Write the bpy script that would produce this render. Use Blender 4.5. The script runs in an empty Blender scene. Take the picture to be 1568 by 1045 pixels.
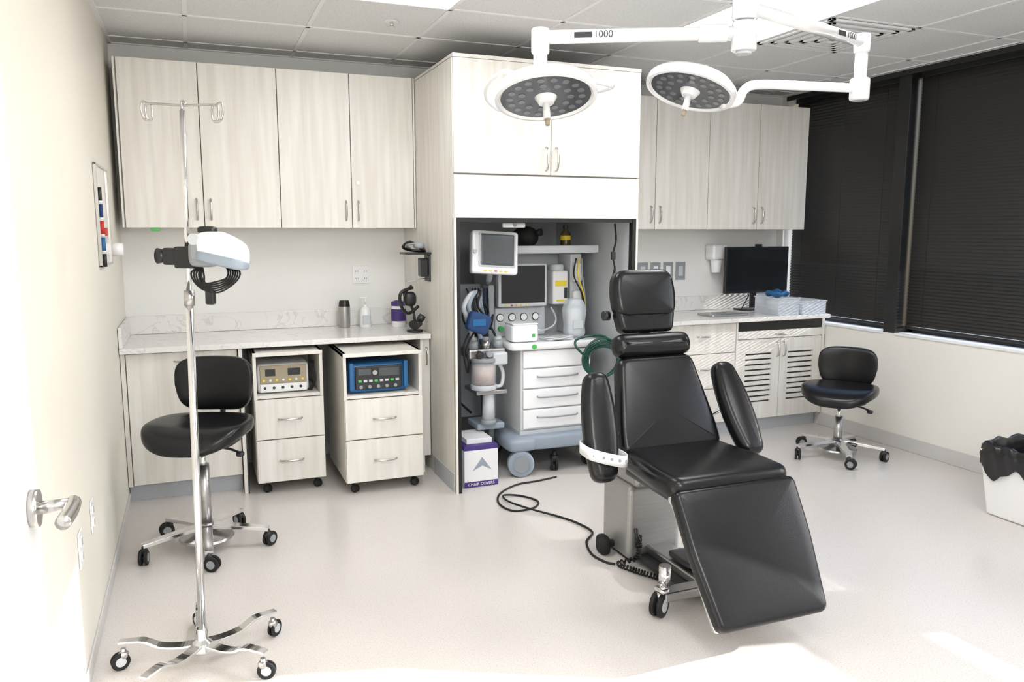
import bpy, bmesh, math, random
from mathutils import Vector, Matrix
random.seed(4)
S=bpy.context.scene
# ---------------------------------------------------------------- materials
def mat(name,col,rough=.5,metal=0,emit=0,ecol=None,alpha=1,trans=0,coat=0,spec=None,noise=0,nscale=30,nmap=(1,1,1),bump=0,col2=None):
    m=bpy.data.materials.new(name); m.use_nodes=True
    n=m.node_tree.nodes; l=m.node_tree.links; b=n['Principled BSDF']
    c=(*col,1)
    b.inputs['Base Color'].default_value=c
    b.inputs['Roughness'].default_value=rough; b.inputs['Metallic'].default_value=metal
    if emit: 
        b.inputs['Emission Color'].default_value=(*(ecol or col),1); b.inputs['Emission Strength'].default_value=emit
    if trans: b.inputs['Transmission Weight'].default_value=trans
    if alpha<1: b.inputs['Alpha'].default_value=alpha
    if coat: b.inputs['Coat Weight'].default_value=coat
    if spec is not None: b.inputs['Specular IOR Level'].default_value=spec
    if noise or col2 or bump:
        tc=n.new('ShaderNodeTexCoord'); mp=n.new('ShaderNodeMapping'); mp.inputs['Scale'].default_value=nmap
        nt=n.new('ShaderNodeTexNoise'); nt.inputs['Scale'].default_value=nscale; nt.inputs['Detail'].default_value=5
        l.new(tc.outputs['Object'],mp.inputs['Vector']); l.new(mp.outputs[0],nt.inputs['Vector'])
    if noise or col2:
        r=n.new('ShaderNodeValToRGB')
        r.color_ramp.elements[0].position=.35; r.color_ramp.elements[1].position=.68
        d=col2 if col2 else tuple(max(0,x*(1-noise)) for x in col)
        r.color_ramp.elements[0].color=(*d,1); r.color_ramp.elements[1].color=c
        l.new(nt.outputs['Fac'],r.inputs['Fac']); l.new(r.outputs[0],b.inputs['Base Color'])
    if bump:
        bp=n.new('ShaderNodeBump'); bp.inputs['Strength'].default_value=bump; bp.inputs['Distance'].default_value=.002
        l.new(nt.outputs['Fac'],bp.inputs['Height']); l.new(bp.outputs[0],b.inputs['Normal'])
    return m
M={}
M['wall']=mat('wall_paint',(.80,.79,.765),.6,noise=.02,nscale=3)
M['wallL']=mat('wall_paint_cream',(.80,.77,.69),.5,noise=.02,nscale=2)
M['wallR']=mat('wall_paint_ivory',(.80,.78,.73),.55,noise=.02,nscale=2)
M['wood']=mat('cabinet_laminate',(.80,.775,.73),.38,col2=(.70,.665,.605),nscale=3.2,nmap=(9,9,.55))
M['woodin']=mat('cabinet_interior',(.74,.715,.67),.5,noise=.05,nscale=4)
M['gapshade']=mat('gap_shade',(.30,.28,.26),.5)  # dark sheet colour, shade painted into the door gaps
M['white']=mat('white_plastic',(.80,.80,.80),.3,noise=.02)
M['whitegl']=mat('white_enamel',(.86,.86,.87),.15,coat=.5)
M['grey']=mat('grey_plastic',(.28,.30,.32),.4)
M['lgrey']=mat('light_grey_plastic',(.54,.56,.58),.35)
M['bluegrey']=mat('blue_grey_plastic',(.29,.34,.40),.4)
M['dark']=mat('dark_plastic',(.025,.025,.027),.4)
M['black']=mat('black_plastic',(.010,.010,.011),.35)
M['rubber']=mat('black_rubber',(.015,.015,.015),.65,spec=.3)
M['vinyl']=mat('black_vinyl',(.006,.006,.007),.26,bump=.12,nscale=180,spec=.38)
M['chrome']=mat('chrome',(.75,.75,.76),.12,1)
M['steel']=mat('brushed_steel',(.50,.49,.485),.32,1,noise=.12,nscale=8,nmap=(1,1,30))
M['housing']=mat('stainless_housing',(.40,.395,.39),.42,.65,noise=.08,nscale=6,nmap=(1,1,20))
M['handle']=mat('satin_nickel',(.56,.55,.53),.22,1)
M['blind']=mat('blind_slat',(.020,.0185,.017),.40)
M['frame']=mat('window_frame_black',(.008,.008,.008),.4)
M['screen']=mat('screen_glass',(.012,.014,.017),.12)
M['screen2']=mat('screen_grey',(.07,.08,.085),.2)
M['kick']=mat('toe_kick_grey',(.47,.49,.52),.5)
M['cove']=mat('cove_base',(.58,.565,.55),.5)
M['blue']=mat('blue_plastic',(.015,.12,.30),.35)
M['navy']=mat('navy_fabric',(.01,.045,.14),.7)
M['purple']=mat('purple_print',(.06,.03,.18),.5)
M['yellow']=mat('yellow_label',(.80,.60,.03),.5)
M['green']=mat('green_hose',(.005,.06,.04),.4)
M['greenb']=mat('green_button',(.08,.45,.10),.4)
M['red']=mat('red_plastic',(.5,.03,.02),.4)
M['amber']=mat('amber_bottle',(.06,.045,.01),.2)
M['tan']=mat('tan_panel',(.36,.30,.21),.45)
M['pink']=mat('soda_lime_granules',(.55,.40,.36),.6,noise=.3,nscale=120)
M['glass']=mat('clear_plastic',(.9,.93,.95),.08,alpha=.28)
M['cloudy']=mat('cloudy_plastic',(.75,.80,.85),.2,alpha=.45)
M['ledglass']=mat('lamp_glass',(.085,.09,.10),.1)
M['led']=mat('led_lens',(.19,.195,.205),.12)
M['panel']=mat('light_diffuser',(1,1,1),.5,emit=10,ecol=(.96,.98,1))
M['tbar']=mat('tbar_white',(.80,.80,.80),.5)
M['bag']=mat('black_bag',(.012,.012,.013),.25,bump=1,nscale=14)
M['binw']=mat('bin_white',(.82,.81,.80),.4)
def marble():
    m=mat('quartz_counter',(.80,.785,.76),.2)
    n=m.node_tree.nodes;l=m.node_tree.links;b=n['Principled BSDF']
    tc=n.new('ShaderNodeTexCoord')
    nz=n.new('ShaderNodeTexNoise');nz.inputs['Scale'].default_value=4.5;nz.inputs['Detail'].default_value=8;nz.inputs['Distortion'].default_value=1.3
    r=n.new('ShaderNodeValToRGB')
    e=r.color_ramp.elements;e[0].position=.487;e[0].color=(.78,.76,.735,1);e[1].position=.513;e[1].color=(.78,.76,.735,1)
    k=e.new(.5);k.color=(.62,.605,.59,1)
    l.new(tc.outputs['Object'],nz.inputs['Vector']);l.new(nz.outputs['Fac'],r.inputs['Fac']);l.new(r.outputs[0],b.inputs['Base Color'])
    return m
M['counter']=marble()
def floormat():
    m=mat('vinyl_floor',(.66,.60,.545),.22,spec=.5)
    n=m.node_tree.nodes;l=m.node_tree.links;b=n['Principled BSDF']
    tc=n.new('ShaderNodeTexCoord')
    a=n.new('ShaderNodeTexNoise');a.inputs['Scale'].default_value=190;a.inputs['Detail'].default_value=3
    r=n.new('ShaderNodeValToRGB');e=r.color_ramp.elements
    e[0].position=.34;e[0].color=(.52,.475,.44,1);e[1].position=.46;e[1].color=(.635,.595,.56,1)
    k=e.new(.66);k.color=(.635,.595,.56,1);k=e.new(.75);k.color=(.72,.69,.66,1)
    l.new(tc.outputs['Object'],a.inputs['Vector']);l.new(a.outputs['Fac'],r.inputs['Fac']);l.new(r.outputs[0],b.inputs['Base Color'])
    return m
M['floor']=floormat()
def ceilmat():
    m=mat('ceiling_tile',(.72,.72,.71),.8)
    n=m.node_tree.nodes;l=m.node_tree.links;b=n['Principled BSDF']
    tc=n.new('ShaderNodeTexCoord')
    a=n.new('ShaderNodeTexNoise');a.inputs['Scale'].default_value=90;a.inputs['Detail'].default_value=4
    r=n.new('ShaderNodeValToRGB');e=r.color_ramp.elements
    e[0].position=.38;e[0].color=(.66,.66,.655,1);e[1].position=.52;e[1].color=(.73,.73,.73,1)
    l.new(tc.outputs['Object'],a.inputs['Vector']);l.new(a.outputs['Fac'],r.inputs['Fac']);l.new(r.outputs[0],b.inputs['Base Color'])
    return m
M['ceil']=ceilmat()
# ---------------------------------------------------------------- helpers
class Grp:
    def __init__(s,name,loc=(0,0,0),rotz=0,local=False):
        e=bpy.data.objects.new(name,None); e.empty_display_size=.05
        e.location=loc; e.rotation_euler=(0,0,rotz); S.collection.objects.link(e)
        s.e=e; s.off=Vector((0,0,0)) if local else Vector(loc)
def mesh_obj(g,name,verts,faces,m,smooth=False,bevel=0,seg=2,angle=35):
    me=bpy.data.meshes.new(name)
    off=g.off if g else Vector((0,0,0))
    me.from_pydata([tuple(Vector(v)-off) for v in verts],[],faces); me.update()
    bm=bmesh.new(); bm.from_mesh(me); bmesh.ops.recalc_face_normals(bm,faces=bm.faces); bm.to_mesh(me); bm.free()
    me.materials.append(M[m] if isinstance(m,str) else m)
    if smooth:
        for p in me.polygons: p.use_smooth=True
    o=bpy.data.objects.new(name,me); S.collection.objects.link(o)
    if g: o.parent=g.e
    if bevel:
        b=o.modifiers.new('bevel','BEVEL'); b.width=bevel; b.segments=seg; b.limit_method='ANGLE'; b.angle_limit=math.radians(angle)
    return o
def cubedata(x0,x1,y0,y1,z0,z1,k=0):
    v=[(x0,y0,z0),(x1,y0,z0),(x1,y1,z0),(x0,y1,z0),(x0,y0,z1),(x1,y0,z1),(x1,y1,z1),(x0,y1,z1)]
    f=[(0,1,2,3),(4,5,6,7),(0,1,5,4),(1,2,6,5),(2,3,7,6),(3,0,4,7)]
    return v,[tuple(i+k for i in q) for q in f]
def boxes(g,name,m,lst,bevel=0,seg=2):
    V=[];F=[]
    for b in lst:
        v,f=cubedata(*b,k=len(V)); V+=v; F+=f
    return mesh_obj(g,name,V,F,m,bevel=bevel,seg=seg)
def box(g,name,m,x0,x1,y0,y1,z0,z1,bevel=.002,seg=2): return boxes(g,name,m,[(x0,x1,y0,y1,z0,z1)],bevel,seg)
def frame_of(d):
    d=Vector(d).normalized(); a=Vector((0,0,1)) if abs(d.z)<.95 else Vector((1,0,0))
    x=a.cross(d).normalized(); y=d.cross(x); return x,y,d
def cyl(g,name,m,p0,p1,r0,r1=None,seg=28,bevel=0):
    r1=r0 if r1 is None else r1
    p0=Vector(p0);p1=Vector(p1);x,y,d=frame_of(p1-p0)
    V=[];F=[]
    for p,r in((p0,r0),(p1,r1)):
        for i in range(seg):
            a=2*math.pi*i/seg; V.append(p+x*math.cos(a)*r+y*math.sin(a)*r)
    for i in range(seg): j=(i+1)%seg; F.append((i,j,seg+j,seg+i))
    F.append(tuple(range(seg)));F.append(tuple(range(seg,2*seg)))
    o=mesh_obj(g,name,V,F,m,bevel=bevel)
    for p in o.data.polygons: p.use_smooth=len(p.vertices)==4
    return o
def catmull(P,n=8,cyc=False):
    P=[Vector(p) for p in P]; out=[]; N=len(P)
    rng=range(N) if cyc else range(N-1)
    for i in rng:
        if cyc: a,b,c,d=P[i-1],P[i],P[(i+1)%N],P[(i+2)%N]
        else: a,b,c,d=P[max(i-1,0)],P[i],P[i+1],P[min(i+2,N-1)]
        for k in range(n):
            t=k/n
            out.append(.5*((2*b)+(c-a)*t+(2*a-5*b+4*c-d)*t*t+(3*b-a-3*c+d)*t**3))
    if not cyc: out.append(P[-1])
    return out
def tube(g,name,m,P,r,n=8,seg=10,smooth=True,cyc=False):
    P=catmull(P,n,cyc) if smooth else [Vector(p) for p in P]
    N=len(P); V=[];F=[]
    t=(P[1]-P[0]).normalized(); x,y,_=frame_of(t); prev=t
    for i in range(N):
        if cyc: t=(P[(i+1)%N]-P[i-1]).normalized()
        else: t=(P[min(i+1,N-1)]-P[max(i-1,0)]).normalized()
        q=prev.rotation_difference(t); x=q@x; y=q@y; prev=t
        rr=r(i) if callable(r) else r
        for k in range(seg):
            a=2*math.pi*k/seg; V.append(P[i]+x*math.cos(a)*rr+y*math.sin(a)*rr)
    for i in range(N if cyc else N-1):
        j=(i+1)%N
        for k in range(seg):
            l=(k+1)%seg; F.append((i*seg+k,i*seg+l,j*seg+l,j*seg+k))
    if not cyc: F.append(tuple(range(seg)));F.append(tuple(range((N-1)*seg,N*seg)))
    return mesh_obj(g,name,V,F,m,smooth=True)
def clean(o):
    bm=bmesh.new();bm.from_mesh(o.data);bmesh.ops.remove_doubles(bm,verts=bm.verts,dist=1e-5);bmesh.ops.recalc_face_normals(bm,faces=bm.faces);bm.to_mesh(o.data);bm.free()
def lathe(g,name,m,prof,origin=(0,0,0),mtx=None,seg=40,smooth=True):
    V=[];F=[];n=len(prof)
    T=mtx if mtx is not None else Matrix.Translation(origin)
    for i in range(seg):
        a=2*math.pi*i/seg
        for r,z in prof: V.append(T@Vector((r*math.cos(a),r*math.sin(a),z)))
    for i in range(seg):
        j=(i+1)%seg
        for k in range(n-1): F.append((i*n+k,j*n+k,j*n+k+1,i*n+k+1))
    o=mesh_obj(g,name,V,F,m,smooth=smooth); clean(o)
    md=o.modifiers.new('es','EDGE_SPLIT');md.split_angle=math.radians(40)
    return o
def sel(g,name,m,c,abc,e1=.5,e2=.5,mtx=None,deform=None,nu=48,nv=24):
    def p(v,e): return math.copysign(abs(v)**e,v)
    V=[];F=[];a,b,cc=abc;T=Matrix.Translation(c)@(mtx if mtx is not None else Matrix.Identity(4))
    for i in range(nv+1):
        ph=-math.pi/2+math.pi*i/nv
        for j in range(nu):
            th=2*math.pi*j/nu
            v=Vector((a*p(math.cos(ph),e1)*p(math.cos(th),e2),b*p(math.cos(ph),e1)*p(math.sin(th),e2),cc*p(math.sin(ph),e1)))
            if deform: v=Vector(deform(v))
            V.append(T@v)
    for i in range(nv):
        for j in range(nu):
            k=(j+1)%nu; F.append((i*nu+j,i*nu+k,(i+1)*nu+k,(i+1)*nu+j))
    o=mesh_obj(g,name,V,F,m,smooth=True); clean(o)
    return o
def rpoly(P,r,seg=6):
    out=[];N=len(P)
    for i in range(N):
        p=Vector(P[i]); a=Vector(P[i-1]);b=Vector(P[(i+1)%N])
        rr=r[i] if isinstance(r,(list,tuple)) else r
        u=(a-p).normalized();v=(b-p).normalized()
        s=p+u*rr;e=p+v*rr
        for k in range(seg+1):
            t=k/seg; out.append((1-t)**2*s+2*t*(1-t)*p+t*t*e)
    return out
def pad(g,name,m,outline,th,origin,ex,ey,bevel=.02,seg=4,r=.04,crown=0):
    """rounded cushion: outline in (ex,ey), thickness th centred, rolled edges of radius bevel, crowned faces"""
    ex=Vector(ex).normalized();ey=Vector(ey).normalized();n=ex.cross(ey).normalized();O=Vector(origin)
    P=rpoly([Vector((a,b)) for a,b in outline],r)
    Q=[P[0]]
    for p in P[1:]:
        if (p-Q[-1]).length>1e-4: Q.append(p)
    if (Q[0]-Q[-1]).length<1e-4: Q.pop()
    P=Q;N=len(P)
    A=sum(P[i].x*P[(i+1)%N].y-P[(i+1)%N].x*P[i].y for i in range(N))
    sg=1 if A>0 else -1
    nrm=[]
    for i in range(N):
        d=(P[(i+1)%N]-P[i-1]).normalized(); nrm.append(Vector((-d.y,d.x))*sg)
    c=Vector((sum(p.x for p in P)/N,sum(p.y for p in P)/N))
    h=th/2;b=min(bevel,h)
    rings=[]
    for k in range(seg+1):
        t=math.pi/2*k/seg; rings.append(([P[i]+nrm[i]*b*(1-math.cos(t)) for i in range(N)],h-b+b*math.sin(t)))
    top=rings[-1][0]
    for s in(.85,.6,.3): rings.append(([c+(q-c)*s for q in top],h+crown*(1-s*s)))
    V=[];F=[]
    def add(R,z):
        k=len(V)
        for p in R: V.append(O+ex*p.x+ey*p.y+n*z)
        return k
    seq=[(R,-z) for R,z in reversed(rings)]+rings
    if abs(h-b)<1e-6: seq.pop(len(rings))
    idx=[add(R,z) for R,z in seq]
    for a,bb in zip(idx[:-1],idx[1:]):
        for i in range(N): j=(i+1)%N; F.append((a+i,a+j,bb+j,bb+i))
    for a,z in((idx[0],-h-crown),(idx[-1],h+crown)):
        k=len(V);V.append(O+ex*c.x+ey*c.y+n*z)
        for i in range(N): F.append((a+i,a+(i+1)%N,k))
    return mesh_obj(g,name,V,F,m,smooth=True)
def strap(g,name,m,path,ang,c,w,h):
    cx,cy=c;ca,sa=math.cos(ang),math.sin(ang);V=[];F=[]
    P=catmull([(q[0],0,q[1]) for q in path],6);n=len(P)
    for i,p in enumerate(P):
        ww=w*(1-.35*i/(n-1))
        t=(P[min(i+1,n-1)]-P[max(i-1,0)]).normalized(); nn=Vector((-t.z,0,t.x))
        for s,u in((-1,-1),(1,-1),(1,1),(-1,1)):
            q=p+nn*h/2*u; tt=ww/2*s
            V.append((cx+q.x*ca-tt*sa,cy+q.x*sa+tt*ca,q.z))
    for i in range(n-1):
        for k in range(4):
            l=(k+1)%4;F.append((i*4+k,i*4+l,i*4+4+l,i*4+4+k))
    F.append((0,1,2,3));F.append(tuple((n-1)*4+k for k in range(4)))
    return mesh_obj(g,name,V,F,m,bevel=.0015)
def caster(g,name,x,y,r,ang=0,z=0,w=None,hub='grey',stem=.03,body='black',tyre='rubber'):
    w=w or r*.38
    d=Vector((-math.sin(ang),math.cos(ang),0)); c=Vector((x,y,z+r)); f=Vector((math.cos(ang),math.sin(ang),0))
    c2=c+f*r*.35
    for s in(-1,1):
        a=c2+d*s*w*.35;b=c2+d*s*(w*.35+w)
        cyl(g,name+'_tyre%d'%s,tyre,a,b,r,seg=24,bevel=r*.12)
        cyl(g,name+'_hub%d'%s,hub,c2+d*s*(w*.35+w*.9),c2+d*s*(w*1.42),r*.55,seg=20)
    cyl(g,name+'_axle',body,c2-d*w*1.2,c2+d*w*1.2,r*.3,seg=14)
    cyl(g,name+'_stem',body,c+Vector((0,0,0)),(x,y,z+2*r+stem),r*.28,seg=14)
    sel(g,name+'_hood',body,c+Vector((0,0,r*.65)),(r*.55,r*.5,r*.45),.7,.8,nu=16,nv=8)
def pull(g,name,p0,p1,out,r=.0055,mid=None):
    p0=Vector(p0);p1=Vector(p1);o=Vector(out)
    P=[p0,p0+o*.55+(p1-p0)*.05,p0+o*.9+(p1-p0)*.25,p0+o+(p1-p0)*.5,p0+o*.9+(p1-p0)*.75,p0+o*.55+(p1-p0)*.95,p1]
    tube(g,name,'handle',P,r,n=4,seg=8)
def text(g,name,m,s,size,loc,ex,ey,ext=.0006):
    c=bpy.data.curves.new(name,'FONT');c.body=s;c.size=size;c.extrude=ext;c.align_x='CENTER';c.align_y='CENTER';c.materials.append(M[m])
    o=bpy.data.objects.new(name,c);S.collection.objects.link(o)
    ex=Vector(ex).normalized();ey=Vector(ey).normalized();n=ex.cross(ey)
    mm=Matrix((ex,ey,n)).transposed().to_4x4();mm.translation=Vector(loc)-(g.off if g else Vector())
    o.matrix_world=mm
    if g:o.parent=g.e
    return o
XL,XR,YB,YF,ZC=-.40,4.50,5.27,-.8,2.59
# ---------------------------------------------------------------- room
boxes(None,'floor','floor',[(XL-.1,XR+.25,YF-.1,YB+.1,-.1,0)])
boxes(None,'wall_back','wall',[(XL-.1,XR+.25,YB,YB+.1,0,ZC+.1)])
boxes(None,'wall_left','wallL',[(XL-.1,XL,YF,YB,0,ZC+.1)])
boxes(None,'wall_front','wall',[(XL-.1,XR+.25,YF-.1,YF,0,ZC+.1)])
zs,zh=.80,2.565;WT=.20
boxes(None,'wall_right','wallR',[(XR,XR+WT,YF,YB,0,zs),(XR,XR+WT,YF,YB,zh,ZC+.1),(XR,XR+WT,YF,.15,zs,zh),(XR,XR+WT,1.44,1.75,zs,zh),(XR,XR+WT,5.2,YB,zs,zh)])
boxes(None,'ceiling','ceil',[(XL-.1,XR+.25,YF-.1,YB+.1,ZC,ZC+.1)])
L=[]
gx=[.63-.61*1,.63]+[.63+.61*i for i in range(1,7)]
gy=[3.87-.61*i for i in range(0,8)]+[4.48,5.09]
for x in gx: L.append((x-.011,x+.011,YF,YB,ZC-.004,ZC))
for y in gy: L.append((XL,XR,y-.011,y+.011,ZC-.004,ZC))
L+=[(XL,XR,YB-.02,YB,ZC-.006,ZC),(XL,XL+.02,YF,YB,ZC-.006,ZC),(XR-.02,XR,YF,YB,ZC-.006,ZC)]
boxes(None,'trim_ceiling_grid','tbar',L)
for x0 in(.63,2.46):
    for y0 in(2.65,.21):  # nearer pair is added out of view as bounced-flash fill
        g=Grp('ceiling_light_panel',(x0+.305,y0+.61,ZC))
        box(g,'diffuser','panel',x0+.02,x0+.59,y0+.02,y0+1.2,ZC-.004,ZC-.001,0)
        boxes(g,'bezel','white',[(x0+.0,x0+.02,y0,y0+1.22,ZC-.01,ZC),(x0+.59,x0+.61,y0,y0+1.22,ZC-.01,ZC),(x0,x0+.61,y0,y0+.02,ZC-.01,ZC),(x0,x0+.61,y0+1.2,y0+1.22,ZC-.01,ZC)])
g=Grp('ceiling_air_vent',(3.375,3.565,ZC))
for k in range(5):
    h=.29-.055*k;c=(3.375,3.565);z=ZC-.004-.004*k
    boxes(g,'ring_%d'%k,'white',[(c[0]-h,c[0]+h,c[1]-h,c[1]-h+.03,z-.012,z),(c[0]-h,c[0]+h,c[1]+h-.03,c[1]+h,z-.012,z),(c[0]-h,c[0]-h+.03,c[1]-h,c[1]+h,z-.012,z),(c[0]+h-.03,c[0]+h,c[1]-h,c[1]+h,z-.012,z)],bevel=.002)
g=Grp('sprinkler_head',(1.02,4.2,ZC))
cyl(g,'plate','white',(1.02,4.2,ZC-.006),(1.02,4.2,ZC),.035)
cyl(g,'nozzle','chrome',(1.02,4.2,ZC-.03),(1.02,4.2,ZC-.005),.01)
cyl(g,'deflector','chrome',(1.02,4.2,ZC-.033),(1.02,4.2,ZC-.03),.018)
box(None,'baseboard_right','cove',XR-.008,XR,YF,4.69,0,.10,.003)
box(None,'baseboard_left','cove',XL,XL+.008,YF,4.69,0,.06,.003)
# ---------------------------------------------------------------- windows
def window(name,y0,y1,blind=True,bz0=.865,rail=False,slit=.02):
    g=Grp(name,(XR+.14,(y0+y1)/2,zs))
    f=.03;fx0,fx1=XR+.125,XR+.19
    L=[(fx0,fx1,y0,y0+f,zs,zh),(fx0,fx1,y1-f,y1,zs,zh),(fx0,fx1,y0,y1,zs,zs+f),(fx0,fx1,y0,y1,zh-f,zh)]
    if rail: L=[(fx0,fx1,y0,y0+f,zs,zh),(fx0,fx1,y1-f,y1,zs,zh),(fx0,fx1,y0,y1,zs-.005,zs+.005),(fx0,fx1,y0,y1,zh-f,zh),(fx0,fx1,y0,y1,.915,1.10)]
    boxes(g,'frame','frame',L,bevel=.002)
    box(g,'sill','white',XR-.01,fx0,y0,y1,zs-.012,zs+.004,.003)
    if blind:
        z=bz0;V=[];F=[];xc=XR+.085
        top=zh-.035; n=int((top-z)/.0225)
        for k in range(n):
            zz=z+k*.0225; tilt=math.radians(60 if zz<1.25 else 72); w=.0128
            dx=math.cos(tilt)*w;dz=math.sin(tilt)*w
            b=len(V)
            for s in(-1,1):
                for yy in(y0+.02,y1-slit):
                    V+= [(xc+s*dx,yy,zz+s*dz+.0004),(xc+s*dx,yy,zz+s*dz-.0004)]
            F+=[(b,b+2,b+6,b+4),(b+1,b+3,b+7,b+5),(b,b+2,b+3,b+1),(b+4,b+6,b+7,b+5)]
        mesh_obj(g,'blind_slats',V,F,'blind')
        box(g,'blind_headrail','frame',xc-.02,xc+.02,y0+.015,y1-.015,top-.01,top+.028,.003)
        box(g,'blind_bottom_rail','frame',xc-.013,xc+.013,y0+.02,y1-slit,z-.032,z-.014,.003)
        for yy in(y0+.15,(y0+y1)/2,y1-.15):
            cyl(g,'cord','rubber',(xc-.017,yy,z-.01),(xc-.017,yy,top),.0012,seg=6)
    return g
window('window_1',4.12,5.2)
window('window_2',1.75,4.02,slit=.014)
window('window_3',.15,1.44,blind=False,rail=True)
box(None,'trim_mullion','frame',XR-.003,XR+WT,4.02,4.12,zs,zh,.003)
box(None,'trim_window_head','frame',XR-.02,XR,1.75,5.2,2.54,2.575,.003)
# ---------------------------------------------------------------- cabinets
def upper(name,xs,y0,z0,z1,pairs,fill0,fill1):
    g=Grp(name,((fill0+fill1)/2,YB,z0))
    box(g,'carcass','woodin',fill0+.001,fill1-.001,y0+.024,YB-.002,z0+.004,z1-.004,.001)
    boxes(g,'side_panels','wood',[(fill0,fill0+.01,y0+.004,YB-.002,z0,z1),(fill1-.01,fill1,y0+.004,YB-.002,z0,z1),(fill0,fill1,y0+.02,YB-.002,z0,z0+.018),(fill0,fill1,y0+.02,YB-.002,z1-.018,z1)])
    box(g,'gap_shadow','gapshade',xs[0],xs[-1],y0+.018,y0+.023,z0+.002,z1-.002,0)
    for i in range(len(xs)-1):
        box(g,'door_%d'%i,'wood',xs[i]+.0025,xs[i+1]-.0025,y0,y0+.018,z0,z1,.0015)
    for j,x in enumerate(pairs):
        for s in(-1,1): pull(g,'pull_%d_%d'%(j,s),(x+s*.038,y0,z0+.045),(x+s*.038,y0,z0+.165),(0,-.03,0))
    return g
TX0,TX1,TY=1.335,2.50,4.17
gU=upper('upper_cabinet_run',[-.345,.07,.50,.925,1.32],4.93,1.525,2.45,[.07,.925],-.36,TX0-.003)
cyl(gU,'lock','handle',(.965,4.925,1.80),(.965,4.931,1.80),.011)
box(gU,'green_clip','greenb',-.22,-.17,4.94,4.96,1.505,1.524,.003)
upper('upper_cabinet_run',[2.52,2.65,3.105,3.56,4.015,4.47],4.93,1.52,2.45,[3.105,4.015],2.503,4.48)
g=Grp('tall_alcove_cabinet',(1.92,4.7,0))
boxes(g,'side_panels','wood',[(TX0,TX0+.03,TY+.002,YB-.002,0,2.435),(TX1-.03,TX1,TY+.002,YB-.002,0,2.435)],bevel=.001)
boxes(g,'black_edging','black',[(TX0+.012,TX0+.034,TY-.012,TY+.03,.0,1.575),(TX1-.034,TX1-.012,TY-.012,TY+.03,.0,1.575),(TX0+.012,TX1-.012,TY-.008,TY+.05,1.555,1.577)])
boxes(g,'front_stiles','wood',[(TX0,TX0+.012,TY-.018,TY+.01,0,1.577),(TX1-.012,TX1,TY-.018,TY+.01,0,1.577)])
box(g,'upper_box','woodin',TX0+.03,TX1-.03,TY+.01,YB-.002,1.60,2.43,0)
box(g,'top_panel','wood',TX0,TX1,TY-.018,YB-.002,2.43,2.45,.001)
box(g,'back_panel','lgrey',TX0+.03,TX1-.03,YB-.03,YB-.003,0,1.6,0)
boxes(g,'inner_liners','lgrey',[(TX0+.03,TX0+.035,TY+.035,YB-.03,0,1.6),(TX1-.035,TX1-.03,TY+.035,YB-.03,0,1.6)])
box(g,'gap_shadow','gapshade',TX0+.004,TX1-.004,TY+.001,TY+.004,1.58,2.43,0)
mx=(TX0+TX1)/2
box(g,'door_left','wood',TX0+.002,mx-.0025,TY-.018,TY,1.822,2.428,.0015)
box(g,'door_right','wood',mx+.0025,TX1-.002,TY-.018,TY,1.822,2.428,.0015)
box(g,'fascia','wood',TX0+.002,TX1-.002,TY-.018,TY,1.578,1.812,.0015)
for s in(-1,1): pull(g,'pull_%d'%s,(mx+s*.032,TY-.018,1.845),(mx+s*.032,TY-.018,1.975),(0,-.032,0),.006)
box(g,'toe','kick',TX0-.004,TX0,TY+.02,4.60,0,.11,0)
g2=Grp('alcove_light_bar',(1.73,4.25,1.54))
box(g2,'bar','white',1.66,1.80,4.24,4.27,1.525,1.552,.008)
cyl(g2,'knob','grey',(1.73,4.235,1.54),(1.73,4.24,1.54),.012)
CT=.878
g=Grp('base_cabinet',(-.08,4.95,0))
box(g,'carcass','woodin',XL+.003,.20,4.69,YB-.002,.10,.845,0)
box(g,'filler','wood',XL+.003,-.375,4.665,4.69,.10,.845,.001)
box(g,'door','wood',-.37,.20,4.665,4.685,.105,.84,.0015)
box(g,'end_panel','wood',.205,.225,4.62,YB-.002,.0,.845,.001)
box(g,'black_edge','black',.225,.231,4.615,4.64,.0,.845,0)
box(g,'toe_kick','kick',XL+.003,.20,4.73,4.76,0,.10,0)
pull(g,'pull',(-.13,4.665,.79),(-.02,4.665,.79),(0,-.03,0))
boxes(g,'right_panel','wood',[(1.265,1.285,4.64,YB-.002,0,.845),(1.285,1.329,4.66,4.68,.1,.845)],bevel=.001)
pull(g,'side_pull',(1.308,4.66,.68),(1.308,4.66,.79),(0,-.028,0))
g=Grp('countertop',(.48,4.95,.86))
box(g,'top','counter',XL+.003,TX0-.006,4.62,YB-.002,.848,CT,.003)
g=Grp('counter_backsplash',(.48,5.2,.9))
box(g,'back','counter',XL+.003,TX0-.006,YB-.022,YB-.002,CT+.001,.99,.002)
g=Grp('counter_sidesplash',(XL,4.9,.9))
box(g,'side','counter',XL+.003,XL+.021,4.63,YB-.024,CT+.001,.99,.002)
g=Grp('base_cabinet',(3.5,4.95,0))
box(g,'carcass','woodin',TX1+.003,XR-.012,4.69,YB-.002,.10,.845,0)
xs=[2.53,3.09,3.66]
for i in range(2):
    for j,(a,b) in enumerate([(.105,.36),(.365,.62),(.625,.84)]):
        box(g,'drawer_%d_%d'%(i,j),'wood',xs[i]+.002,xs[i+1]-.002,4.668,4.688,a,b,.0015)
        c=(xs[i]+xs[i+1])/2; pull(g,'dpull_%d_%d'%(i,j),(c-.055,4.668,(a+b)/2+.02),(c+.055,4.668,(a+b)/2+.02),(0,-.03,0))
box(g,'slot_shade','black',3.672,4.465,4.672,4.686,.775,.838,0)  # black panel painted in for the shade of the open slot
boxes(g,'slot_frame','wood',[(3.662,3.674,4.664,4.69,.1,.845),(4.463,XR-.012,4.664,4.69,.1,.845)])
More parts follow.
